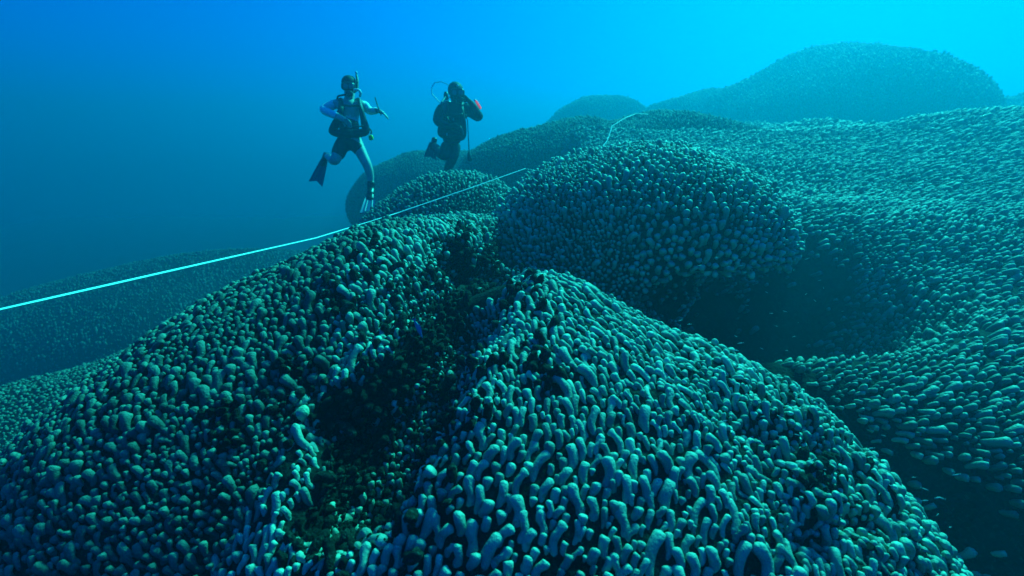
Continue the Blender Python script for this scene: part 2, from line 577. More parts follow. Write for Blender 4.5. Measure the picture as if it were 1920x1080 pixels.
# the dark cleft between the two nearest mounds
CLEFT = []
for (px, py, rad, dep) in [(940, 470, .10, .7), (918, 535, .09, .7), (866, 490, .11, .8), (870, 550, .12, 1.0), (848, 605, .12, .9), (795, 640, .11, .5), (755, 700, .14, .9), (705, 765, .15, 1.0),
                           (670, 845, .14, .9), (635, 905, .11, .7), (595, 965, .09, .3), (630, 770, .11, .4)]:
    CLEFT.append((hit(px, py, [F0, L0]), rad, dep))
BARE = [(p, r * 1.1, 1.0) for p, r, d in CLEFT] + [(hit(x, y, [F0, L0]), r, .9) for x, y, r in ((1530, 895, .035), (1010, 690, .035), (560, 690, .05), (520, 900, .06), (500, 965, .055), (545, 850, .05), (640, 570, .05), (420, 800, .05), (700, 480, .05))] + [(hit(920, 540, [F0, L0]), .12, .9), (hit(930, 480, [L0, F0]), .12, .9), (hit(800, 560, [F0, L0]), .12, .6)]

# nearest mound, right of the cleft
S = ellipsoid_surface(*F_ARGS, 170, 330, 100, [(2.2, .035), (5, .018)], 31, dents=CLEFT + F_SWELL)
lob = grow_lobes(S, True, rng, 0.0265, WORMS, 12, 11, flow='down', bare=BARE, pack=(.80, .86), jitter=.24, tries=9, hscale=.8)
F_S = S
coral_thing("coral_mound", "large near coral mound of long pale finger lobes right of the dark cleft", (0.3, 1.6, -2.3), S, True, [lob], 100, "coral mounds of the reef")

# left near mound
S = ellipsoid_surface(*L_ARGS, 170, 300, 105, [(2.4, .03), (6, .02)], 57, dents=CLEFT + L_SWELL)
lob = grow_lobes(S, True, rng, 0.028, KNOBS + [(2.4, 1.0, .25, .08), (2.0, .9, -.2, .1), (2.8, .9, .2, .1)], 10, 10, flow='down', bare=BARE, pack=(.80, .82), jitter=.5, tries=9, hscale=lambda P: .85 - .35 * np.clip((-.75 - P[:, 0]) / .45, 0, 1))
blob = grow_lobes(S, True, rng, 0.055, BLOBS, 11, 12, tries=1.2, bare=[(p, r * .8, 1.0) for p, r, d in CLEFT],
                  thin=lambda P, N: (np.min([np.linalg.norm(P - q, axis=1) / (2.2 * r) for q, r, d in CLEFT[5:]], axis=0) < 1) * .6)
side = lob[2][:, 0] + .12 * sine_noise(lob[2], 5, 33) < -.70  # left flank split off; its shade comes from the darker coral colour
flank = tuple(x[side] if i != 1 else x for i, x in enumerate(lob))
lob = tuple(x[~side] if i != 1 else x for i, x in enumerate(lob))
coral_thing("coral_mound", "knobbly near coral mound left of the cleft with a broken right face", (-0.6, 2.6, -2.3), S, True, [lob, flank, blob], 100, "coral mounds of the reef", mats=[M_HALF_SHADED, M_SHADED, M_PALE])


# turf algae hanging in the cleft
def turf(root, surfaces, n_each):
    vs, fs = [], []
    base = 0
    for S in surfaces:
        P, N, _ = sample_surface(S, True, 60000, rng)
        w = np.zeros(len(P))
        for (q, rad, st) in BARE:
            ax = np.array(q) / np.linalg.norm(q)
            dv = P - np.array(q)
            al = dv @ ax
            w = np.maximum(w, st * np.exp(-((dv ** 2).sum(1) - al ** 2) / (rad * 1.15) ** 2) * (np.abs(al) < .7))
        clump = np.clip(.5 + sine_noise(P, 14, 61), 0, 1)
        ids = np.nonzero(rng.random(len(P)) < w * clump ** 2)[0][:n_each]
        for i in ids:
            ln = rng.uniform(.012, .045)
            d = N[i] * .8 + rng.normal(size=3) * .45 + np.array([0, 0, rng.choice([-.5, .3])])
            d /= np.linalg.norm(d)
            s1 = np.cross(d, rng.normal(size=3)); s1 /= np.linalg.norm(s1)
            s2 = np.cross(d, s1)
            r = ln * rng.uniform(.05, .14)
            bend = rng.normal(size=3) * ln * .25
            for t, q in ((-.1, 1.), (.5, .9), (1., .15)):
                c = P[i] + d * ln * t + bend * t * t
                for a in (0, 2.1, 4.2):
                    vs.append(c + (s1 * math.cos(a) + s2 * math.sin(a)) * r * q)
            for k in (0, 3):
                for a in range(3):
                    fs.append((base + k + a, base + k + (a + 1) % 3, base + k + 3 + (a + 1) % 3, base + k + 3 + a))
            base += 9
    if vs:
        o = mesh_object("turf_algae", np.array(vs), np.array(fs), M_TURF, root)
        o["kind"] = "stuff"


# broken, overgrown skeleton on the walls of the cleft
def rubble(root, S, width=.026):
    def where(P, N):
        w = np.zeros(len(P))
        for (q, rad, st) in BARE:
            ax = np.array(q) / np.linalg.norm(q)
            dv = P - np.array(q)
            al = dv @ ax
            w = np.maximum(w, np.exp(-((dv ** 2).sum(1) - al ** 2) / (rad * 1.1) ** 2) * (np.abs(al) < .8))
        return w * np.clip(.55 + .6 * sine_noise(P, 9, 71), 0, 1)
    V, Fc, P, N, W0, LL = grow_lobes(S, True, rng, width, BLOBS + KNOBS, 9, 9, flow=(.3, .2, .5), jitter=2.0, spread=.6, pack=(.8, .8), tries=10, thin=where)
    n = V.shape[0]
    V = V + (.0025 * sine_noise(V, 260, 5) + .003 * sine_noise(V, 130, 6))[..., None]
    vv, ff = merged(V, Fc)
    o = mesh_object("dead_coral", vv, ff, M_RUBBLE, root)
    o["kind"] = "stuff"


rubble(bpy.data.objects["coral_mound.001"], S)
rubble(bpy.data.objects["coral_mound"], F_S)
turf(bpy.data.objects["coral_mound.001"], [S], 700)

# dome with the overhanging rim
def dome_rim(q, t, ph):
    tt = np.degrees(t)
    k = np.clip((tt - 92) / 12.0, 0, 1)
    stem = np.clip((tt - 104) / 16.0, 0, 1)
    low = np.clip((np.cos(ph - math.radians(195)) - .05) / .65, 0, 1)          # the left front of the rim hangs lower
    low = low * low * (3 - 2 * low)
    under = 1 - k * (.12 + .33 * (1 - low)) - .25 * stem
    q = q.copy()
    q[..., 0] *= under
    q[..., 1] *= under
    q[..., 2] -= low * .6 * np.clip(tt / 92, 0, 1.0) ** 3
    q[..., 2] += (1 - low) * .12 * k
    q[..., 2] -= stem * 1.2
    return q


S = ellipsoid_surface((0.99, 4.10, -0.67), (1.31, 1.12, 0.80), -0.10, 150, 260, 120, [(2.4, .03), (6, .018)], 91, overhang=dome_rim)
lob = grow_lobes(S, True, rng, 0.031, KNOBS, 9, 9, flow='down', pack=(.93, .95), jitter=.7, tries=7, hscale=.88, thin=lambda P, N: np.where(N[:, 2] > -.15, np.clip(1.15 + .6 * sine_noise(P, 5, 83), .2, 1), 0.04))
D_S = S
coral_thing("coral_mound", "domed coral mound with an overhanging rim in the middle of the reef", (1.0, 4.0, -2.2), S, True, [lob], 100, "coral mounds of the reef")

# right hand slope, rising away from the camera in shelves
nx, ny = 170, 190
xs = np.linspace(0.9, 17, nx); ys = np.linspace(0.7, 17, ny)
X, Y = np.meshgrid(xs, ys, indexing='ij')
p2 = np.stack([X, Y, np.zeros_like(X)], -1)
wv = Y + .35 * sine_noise(p2, 1.1, 8)
Z = -2.22 + .03 * X + .285 * np.minimum(Y, 10) + .05 * np.clip(Y - 10, 0, 9)
Z += .11 * np.sin(wv * 2.6) * np.clip((8.5 - Y) / 4, .15, 1) + .06 * sine_noise(p2, 2.2, 9) + .1 * sine_noise(p2, .8, 10)
Z -= .22 * np.abs(sine_noise(p2, .55, 12)) * np.clip((Y - 7.5) / 5, 0, 1)
Z -= .95 * np.exp(-(((X - 2.1) / 1.35) ** 2 + ((Y - 3.95) / .8) ** 2) ** 2)      # hollow under the dome
Z -= .34 * np.exp(-(((X - 2.0) / .9) ** 2 + ((Y - 1.75 - .35 * (2 - X)) / .5) ** 2))     # trough beside the near mound
Z -= 1.6 * np.clip((1.35 - X) / .45, 0, 1) ** 2
p2[..., 2] = Z
TROUGH = [hit(px, py, [p2]) for px, py in ((1330, 700), (1420, 735), (1510, 790), (1620, 860), (1740, 930), (1860, 1000), (1960, 1060))]
for q in TROUGH:
    Z -= .09 * np.exp(-(((X - q[0]) / .24) ** 2 + ((Y - q[1]) / .24) ** 2))
p2[..., 2] = Z
lob = grow_lobes(p2, False, rng, 0.023, LEDGES, 7, 7, flow=(1, -0.12, 0), jitter=.4, pack=(.8, .82), width_by_distance=.12, tries=8,
                 bare=[((1.9, 3.85, -1.9), 1.0, .97), ((1.45, 3.5, -1.9), .8, .97), ((2.35, 3.9, -1.9), .75, .95)] + [(q, .27, .93) for q in TROUGH] + [(hit(1540, 490, [p2]), .36, .95), (hit(1560, 570, [p2]), .3, .93), (hit(1480, 560, [p2]), .4, .97)], max_n=45000,
                 thin=lambda P, N: np.clip(.95 + .75 * sine_noise(P, 2.6, 81) + .35 * sine_noise(P, 7, 82), .12, 1))
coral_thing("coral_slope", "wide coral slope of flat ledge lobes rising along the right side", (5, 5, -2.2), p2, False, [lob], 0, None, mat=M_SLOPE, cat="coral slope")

# ------------------------------------------------------------------ mounds farther off
FAR = [
    ("mid distance coral mound crossed by the tape end behind the dome", (3.71, 11.50, -0.64), (2.86, 1.88, 1.72), -0.14, .036, STUBS),
    ("mid distance coral mound left of and behind the dome, right of the black suited diver", (0.91, 12.07, -0.55), (2.29, 1.75, 1.44), -0.03, .036, STUBS),
    ("low rounded coral mound below the feet of the black suited diver", (-0.78, 6.31, -1.07), (1.25, 1.16, 0.90), 0.0, .034, STUBS),
    ("shadowy blue coral mound behind the legs of the pale armed diver", (-2.25, 16.78, -1.64), (2.85, 3.95, 2.00), 1.07, .045, STUBS),
    ("big hazy coral hill filling the upper right", (15.01, 24.84, 0.53), (5.54, 7.43, 4.39), 0.63, .085, STUBS),
    ("faint far coral hump behind the tape end, left one of two", (5.11, 30.50, 1.03), (3.71, 3.11, 2.84), 0, .07, STUBS),
    ("faint far coral hump at the left foot of the big hazy hill", (10.82, 29.21, 1.12), (3.92, 2.96, 2.82), -0.14, .07, STUBS),
    ("faint hazy coral rise running off the right edge beyond the big hill", (28.9, 24.7, -0.68), (9.5, 4.5, 4.1), 0.0, .12, STUBS),
    ("dim coral mound low on the left, beyond the near left mound", (-5.1, 6.0, -4.75), (3.6, 4.1, 2.08), -0.13, .036, KNOBS),
    ("dark blue coral rise far out on the left under the tape", (-12.60, 20.40, -7.68), (10.20, 7.44, 3.48), 0.1, .06, KNOBS),
]
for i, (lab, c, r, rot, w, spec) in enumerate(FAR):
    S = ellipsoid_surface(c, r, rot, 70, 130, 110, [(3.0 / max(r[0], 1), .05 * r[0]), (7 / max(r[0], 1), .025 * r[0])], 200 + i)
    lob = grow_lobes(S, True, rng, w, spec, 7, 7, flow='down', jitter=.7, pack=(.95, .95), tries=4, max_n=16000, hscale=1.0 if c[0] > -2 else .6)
    coral_thing("coral_mound", lab, (c[0], c[1], -2.6), S, True, [lob], 0, "coral mounds of the reef", mat=M_SHADED if c[0] < -2 or c[1] > 10.5 else M_SLOPE)  # left and distant mounds are dimmed by the darkened coral copy
# ------------------------------------------------------------------ divers
def skin_mesh(name, nodes, edges, mat, parent, sub=2):
    """grow one continuous surface over a skeleton: nodes {key: (point, radius[, radius2])}"""
    keys = list(nodes)
    off = np.array(parent_origin(parent))
    me = bpy.data.meshes.new(name + "_cage")
    me.from_pydata([tuple(np.array(nodes[k][0]) - off) for k in keys], [(keys.index(a), keys.index(b)) for a, b in edges], [])
    o = bpy.data.objects.new(name + "_cage", me)
    col.objects.link(o)
    sk = o.modifiers.new("skin", 'SKIN')
    sk.use_smooth_shade = True
    layer = me.skin_vertices[0].data
    for i, k in enumerate(keys):
        r = nodes[k][1]
        r2 = nodes[k][2] if len(nodes[k]) > 2 else r
        layer[i].radius = (r, r2)
        layer[i].use_root = (i == 0)
    sb = o.modifiers.new("sub", 'SUBSURF')
    sb.levels = sub
    sb.render_levels = sub
    dg = bpy.context.evaluated_depsgraph_get()
    dg.update()
    out = bpy.data.meshes.new_from_object(o.evaluated_get(dg))
    bpy.data.objects.remove(o)
    bpy.data.meshes.remove(me)
    out.name = name
    out.materials.clear()
    out.materials.append(mat)
    out.polygons.foreach_set("use_smooth", np.ones(len(out.polygons), dtype=bool))
    r = bpy.data.objects.new(name, out)
    col.objects.link(r)
    r.parent = parent
    return r


def chain(name, pts, mat, parent, sub=2):
    nodes = {str(i): p for i, p in enumerate(pts)}
    return skin_mesh(name, nodes, [(str(i), str(i + 1)) for i in range(len(pts) - 1)], mat, parent, sub)


def ball(name, c, axes, mat, parent, expo=1.0, nt=14, nv=20):
    """an ellipsoid (expo<1 squarer) with axis vectors axes"""
    t = np.linspace(0.02, math.pi - .02, nt)[:, None]
    p = np.linspace(0, 2 * math.pi, nv, endpoint=False)[None, :]
    sg = lambda v: np.sign(v) * np.abs(v) ** expo
    x, y, z = sg(np.sin(t)) * sg(np.cos(p)), sg(np.sin(t)) * sg(np.sin(p)), sg(np.cos(t)) * np.ones_like(p)
    A = np.array(axes, float)
    V = np.array(c) + x[..., None] * A[0] + y[..., None] * A[1] + z[..., None] * A[2]
    return mesh_object(name, V.reshape(-1, 3), grid_faces(nt, nv, True)[:, ::-1].copy(), mat, parent)


def fin(root, foot, tip, side, w0, w1, parent_name="fin"):
    """a swim fin: foot pocket, blade with a notched end, two pale ribs"""
    foot, tip, side = np.array(foot), np.array(tip), np.array(side, float)
    ax = tip - foot
    L = np.linalg.norm(ax)
    ax /= L
    side -= (side @ ax) * ax
    side /= np.linalg.norm(side)
    nrm = np.cross(ax, side)
    n, m = 12, 9
    top = []
    for sgn in (1, -1):
        for i in range(n):
            s = i / (n - 1)
            w = (w0 + (w1 - w0) * s ** .8) * .5
            for j in range(m):
                u = j / (m - 1) * 2 - 1
                ln = L * (s * (1 - .13 * (1 - abs(u)) * s))
                th = .010 * (1 - .6 * s) + .006 * (abs(u) > .9)
                top.append(foot + ax * ln + side * u * w + nrm * (sgn * th + .05 * L * s * s))
    v = np.array(top)
    f = []
    g = grid_faces(n, m, False)
    f += [tuple(q) for q in g[:, ::-1]] + [tuple(q + n * m) for q in g]
    for i in range(n - 1):
        for j in (0, m - 1):
            a, b = i * m + j, (i + 1) * m + j
            f.append((a, b, b + n * m, a + n * m) if j == 0 else (b, a, a + n * m, b + n * m))
    for j in range(m - 1):
        for i in (0, n - 1):
            a, b = i * m + j, i * m + j + 1
            f.append((b, a, a + n * m, b + n * m) if i == 0 else (a, b, b + n * m, a + n * m))
    bl = mesh_object(parent_name, v, f, M_FIN, root, smooth=False)
    for u in (-.45, .45):
        pts = []
        for s in (.25, .5, .75, .95):
            w = (w0 + (w1 - w0) * s ** .8) * .5
            pts.append((foot + ax * L * s * .95 + side * u * w + nrm * (.05 * L * s * s), .016, .013))
        r = chain("rib", pts, M_RIB, root, 1)
        r.parent = bl
    p = foot
    chain("foot_pocket", [(p - ax * .10, .048), (p, .055, .045), (p + ax * .12, .06, .032)], M_RUBBER, root)
    return bl


def hand(nodes, edges, wrist_key, palm, fdir, fside, prefix, curl, size=1.0):
    """palm plus four unequal fingers and a thumb hung on the arm's skeleton"""
    palm, fdir, fside = np.array(palm), np.array(fdir, float), np.array(fside, float)
    fdir /= np.linalg.norm(fdir)
    fside -= (fside @ fdir) * fdir
    fside /= np.linalg.norm(fside)
    cdir = np.array(curl, float)
    cdir /= np.linalg.norm(cdir)
    nodes[prefix + "palm"] = (palm, .030 * size, .020 * size)
    edges.append((wrist_key, prefix + "palm"))
    for k, (o, ln) in enumerate([(-.033, .070), (-.011, .082), (.011, .078), (.032, .062)]):
        a = palm + fdir * .045 + fside * o * size
        b = a + fdir * ln * .5 * size + cdir * .008
        c = b + (fdir * .8 + cdir * .7) * ln * .42 * size
        for q, (pt, r) in enumerate([(a, .0105), (b, .0095), (c, .008)]):
            nodes[f"{prefix}f{k}{q}"] = (pt, r * size)
        edges += [(prefix + "palm", f"{prefix}f{k}0"), (f"{prefix}f{k}0", f"{prefix}f{k}1"), (f"{prefix}f{k}1", f"{prefix}f{k}2")]
    a = palm + fdir * .005 - fside * .045 * size
    b = a + (fdir * .9 - fside * .5) * .04 * size + cdir * .01
    nodes[prefix + "t0"] = (a, .012 * size)
    nodes[prefix + "t1"] = (b, .010 * size)
    edges += [(prefix + "palm", prefix + "t0"), (prefix + "t0", prefix + "t1")]


def diver_pale():
    D = 6.3
    k = D / FPX
    P = lambda x, y, dd=0.0: at(x, y, D + dd)
    root = empty("person", tuple(P(655, 262)))
    tag(root, "diver with pale arms, dark vest and shorts and bare legs, one fin bent back", "diver", "divers over the reef")
    n, e = {}, []
    n["pelvis"] = (P(654, 262), 17 * k, 12 * k)
    n["belly"] = (P(655, 240), 15 * k, 11 * k)
    n["chest"] = (P(656, 208), 19 * k, 13 * k)
    n["neck"] = (P(655, 186, -.01), 8 * k)
    n["jaw"] = (P(656, 174, -.04), 9.5 * k, 11 * k)
    n["skull"] = (P(656, 160, -.02), 11.5 * k, 13 * k)
    n["nose"] = (P(656, 168, -.155), 2 * k)
    e += [("pelvis", "belly"), ("belly", "chest"), ("chest", "neck"), ("neck", "jaw"), ("jaw", "skull"), ("jaw", "nose")]
    n["sh_r"] = (P(632, 193), 9.5 * k); n["el_r"] = (P(603, 206, -.06), 7.5 * k); n["wr_r"] = (P(638, 220, -.26), 5.5 * k, 4.6 * k)
    n["sh_l"] = (P(679, 194), 9.5 * k); n["el_l"] = (P(694, 209, .14), 7.0 * k); n["wr_l"] = (P(709, 207, -.06), 5.0 * k, 4.4 * k)
    e += [("chest", "sh_r"), ("sh_r", "el_r"), ("el_r", "wr_r"), ("chest", "sh_l"), ("sh_l", "el_l"), ("el_l", "wr_l")]
    hand(n, e, "wr_r", P(645, 224, -.28), P(655, 231, -.28) - P(645, 224, -.28), (.6, -.4, .7), "hr_", (0, .4, -1))
    hand(n, e, "wr_l", P(716, 210, -.09), P(724, 216, -.1) - P(716, 210, -.09), (-.4, -.8, .4), "hl_", (-.2, .3, -1))
    n["hip_r"] = (P(641, 270), 13 * k); n["kn_r"] = (P(627, 304, -.12), 9.5 * k); n["an_r"] = (P(613, 292, .34), 6 * k); n["to_r"] = (P(608, 300, .42), 5 * k)
    n["hip_l"] = (P(669, 270), 13 * k); n["kn_l"] = (P(689, 310, -.02), 9 * k); n["ca_l"] = (P(694, 326, .03), 8 * k); n["an_l"] = (P(696, 350, .06), 4.4 * k); n["to_l"] = (P(694, 361, -.02), 3.5 * k)
    e += [("pelvis", "hip_r"), ("hip_r", "kn_r"), ("kn_r", "an_r"), ("an_r", "to_r"), ("pelvis", "hip_l"), ("hip_l", "kn_l"), ("kn_l", "ca_l"), ("ca_l", "an_l"), ("an_l", "to_l")]
    skin_mesh("body", n, e, M_SKIN, root)
    # clothing
    skin_mesh("shirt", {"a": (P(655, 246), 16.5 * k, 12.5 * k), "b": (P(656, 222), 17.5 * k, 13.5 * k), "c": (P(656, 205), 20 * k, 14.5 * k), "d": (P(655, 193), 13 * k, 11 * k)},
              [("a", "b"), ("b", "c"), ("c", "d")], M_SHIRT, root)
    for ks in (("sh_r", "el_r", "wr_r"), ("sh_l", "el_l", "wr_l")):
        a, b, c = (n[q][0] for q in ks)
        skin_mesh("sleeve", {"a": (a + (b - a) * -.08, n[ks[0]][1] * 1.08), "b": (b, n[ks[1]][1] * 1.14), "c": (b + (c - b) * .9, n[ks[2]][1] * 1.2)}, [("a", "b"), ("b", "c")], M_SLEEVE, root)
    skin_mesh("shorts", {"p": (P(654, 262), 19.5 * k, 14 * k), "w": (P(655, 251), 18 * k, 13 * k), "hr": (P(641, 271), 15 * k), "tr": (P(631, 296, -.09), 13 * k),
                         "hl": (P(669, 271), 15 * k), "tl": (P(681, 293, -.01), 12.5 * k)},
              [("p", "w"), ("p", "hr"), ("hr", "tr"), ("p", "hl"), ("hl", "tl")], M_BLACK, root)
    vest = skin_mesh("buoyancy_vest", {"b": (P(655, 252, -.10), 9 * k, 8 * k), "r0": (P(622, 248, -.06), 12 * k, 10 * k), "r1": (P(633, 226, -.14), 8 * k, 6 * k), "r2": (P(640, 204, -.17), 6.5 * k, 4.5 * k),
                                       "r3": (P(639, 188, -.06), 6 * k, 4 * k), "r4": (P(643, 190, .12), 6 * k), "l0": (P(688, 248, -.06), 11 * k, 10 * k), "l1": (P(682, 226, -.13), 7.5 * k, 6 * k),
                                       "l2": (P(677, 204, -.17), 6.5 * k, 4.5 * k), "l3": (P(674, 188, -.06), 6 * k, 4 * k), "l4": (P(669, 190, .12), 6 * k), "k1": (P(656, 215, .19), 19 * k, 6 * k), "k2": (P(655, 248, .17), 18 * k, 6 * k)},
                     [("b", "r0"), ("r0", "r1"), ("r1", "r2"), ("r2", "r3"), ("r3", "r4"), ("r4", "k1"), ("b", "l0"), ("l0", "l1"), ("l1", "l2"), ("l2", "l3"), ("l3", "l4"), ("l4", "k1"), ("k1", "k2")], M_NYLON, root)
    s1 = chain("strap", [(P(640, 197, -.21), 2 * k), (P(657, 199, -.23), 2 * k), (P(677, 197, -.21), 2 * k)], M_NYLON, root, 1)
    s1.parent = vest
    s2 = chain("strap", [(P(632, 236, -.2), 3 * k, 1.5 * k), (P(655, 239, -.24), 3.2 * k, 1.5 * k), (P(682, 236, -.2), 3 * k, 1.5 * k)], M_NYLON, root, 1)
    s2.parent = vest
    skin_mesh("cummerbund", {"a": (P(655, 220, 0), 19 * k, 16 * k), "b": (P(655, 238, 0), 20 * k, 16 * k), "c": (P(654, 254, 0), 20 * k, 15 * k)}, [("a", "b"), ("b", "c")], M_NYLON, root)
    chain("boot", [(P(695, 338, .045), 8.5 * k), (P(696, 347, .055), 8.2 * k), (P(696, 356, .05), 8 * k), (P(694, 368, -.05), 8 * k)], M_RUBBER, root)
    chain("boot", [(P(617, 294, .26), 7 * k), (P(612, 292, .35), 7.2 * k), (P(608, 300, .43), 6.2 * k)], M_RUBBER, root)
    # tank on the back
    tk = chain("air_tank", [(P(655, 189, .33), 5 * k), (P(655, 193, .33), 12 * k), (P(655, 205, .33), 13 * k), (P(654, 255, .33), 13 * k), (P(654, 262, .33), 11 * k)], M_STEEL, root)
    v = chain("valve", [(P(655, 188, .33), 3 * k), (P(655, 180, .33), 3 * k), (P(662, 179, .33), 2.4 * k)], M_RUBBER, root, 1)
    v.parent = tk
    # head gear
    X, Y, Zv = np.array([1., 0, 0]), np.array([0, 1., 0]), np.array([0, 0, 1.])
    ball("hair", P(655, 155.5, .012), [X * 14 * k, Y * 17 * k, Zv * 13.5 * k], M_BLACK, root)
    mk = ball("mask", P(653, 162, -.135), [X * 12.5 * k, Y * 7 * k, Zv * 7.5 * k], M_RUBBER, root, .6)
    for sx in (-5.2, 5.2):
        g = ball("lens", P(653 + sx, 162, -.175), [X * 4.6 * k, Y * 2.0 * k, Zv * 5 * k], M_GLASS, root, .6)
        g.parent = mk
    rg = ball("regulator", P(655, 176, -.17), [X * 6.5 * k, Y * 6 * k, Zv * 5.5 * k], M_RUBBER, root, .8)
    chain("hose", [(P(649, 177, -.17), 1.9 * k), (P(634, 180, -.12), 1.9 * k), (P(631, 189, .02), 1.9 * k), (P(642, 185, .25), 1.9 * k)], M_RUBBER, root, 1)
    chain("hose", [(P(662, 168, -.17), 1.8 * k), (P(672, 168, -.16), 2.6 * k), (P(677, 174, -.14), 2.8 * k), (P(674, 182, -.10), 2.2 * k)], M_WHITE, root, 1)["label"] = "white hose curving round the cheek"
    sn = chain("snorkel", [(P(663, 174, -.14), 2 * k), (P(670, 168, -.08), 2.6 * k), (P(670.5, 152, -.03), 2.6 * k), (P(668, 139, 0), 2.2 * k)], M_RUBBER, root, 1)
    t = chain("snorkel_tip", [(P(668, 138.6, 0), 2.3 * k), (P(667.6, 133.5, 0), 2.3 * k)], M_WHITE, root, 1)
    t.parent = sn
    chain("watch", [(P(705.5, 207.4, -.055), 6.2 * k, 5.6 * k), (P(709, 207, -.06), 6.4 * k, 5.8 * k)], M_RUBBER, root, 1)
    oc = ball("spare_regulator", P(695.5, 258, -.12), [X * 4.4 * k, Y * 3.5 * k, Zv * 5 * k], M_YELLOW, root, .8)
    oc["label"] = "bright yellow spare regulator at the hip"
    chain("hose", [(P(695, 252, -.12), 1.5 * k), (P(697, 246, -.1), 1.5 * k), (P(690, 238, -.02), 1.5 * k)], M_RUBBER, root, 1)
    # fins
    fin(root, P(609, 298, .42), P(592, 345, .50), (1, .25, .1), 11 * k, 27 * k)
    fin(root, P(695, 366, -.02), P(689, 404, -.30), (.9, .5, .1), 14 * k, 26 * k)
    # the thin dark stick in the left hand
    st = chain("pencil", [(P(703, 182, -.10), 1.0 * k), (P(707, 195, -.105), 1.2 * k), (P(712.5, 210, -.12), 1.2 * k), (P(715, 217, -.125), .8 * k)], M_RUBBER, None, 1)
    tag(st, "thin dark stick standing up from the hand of the pale armed diver", "stick")


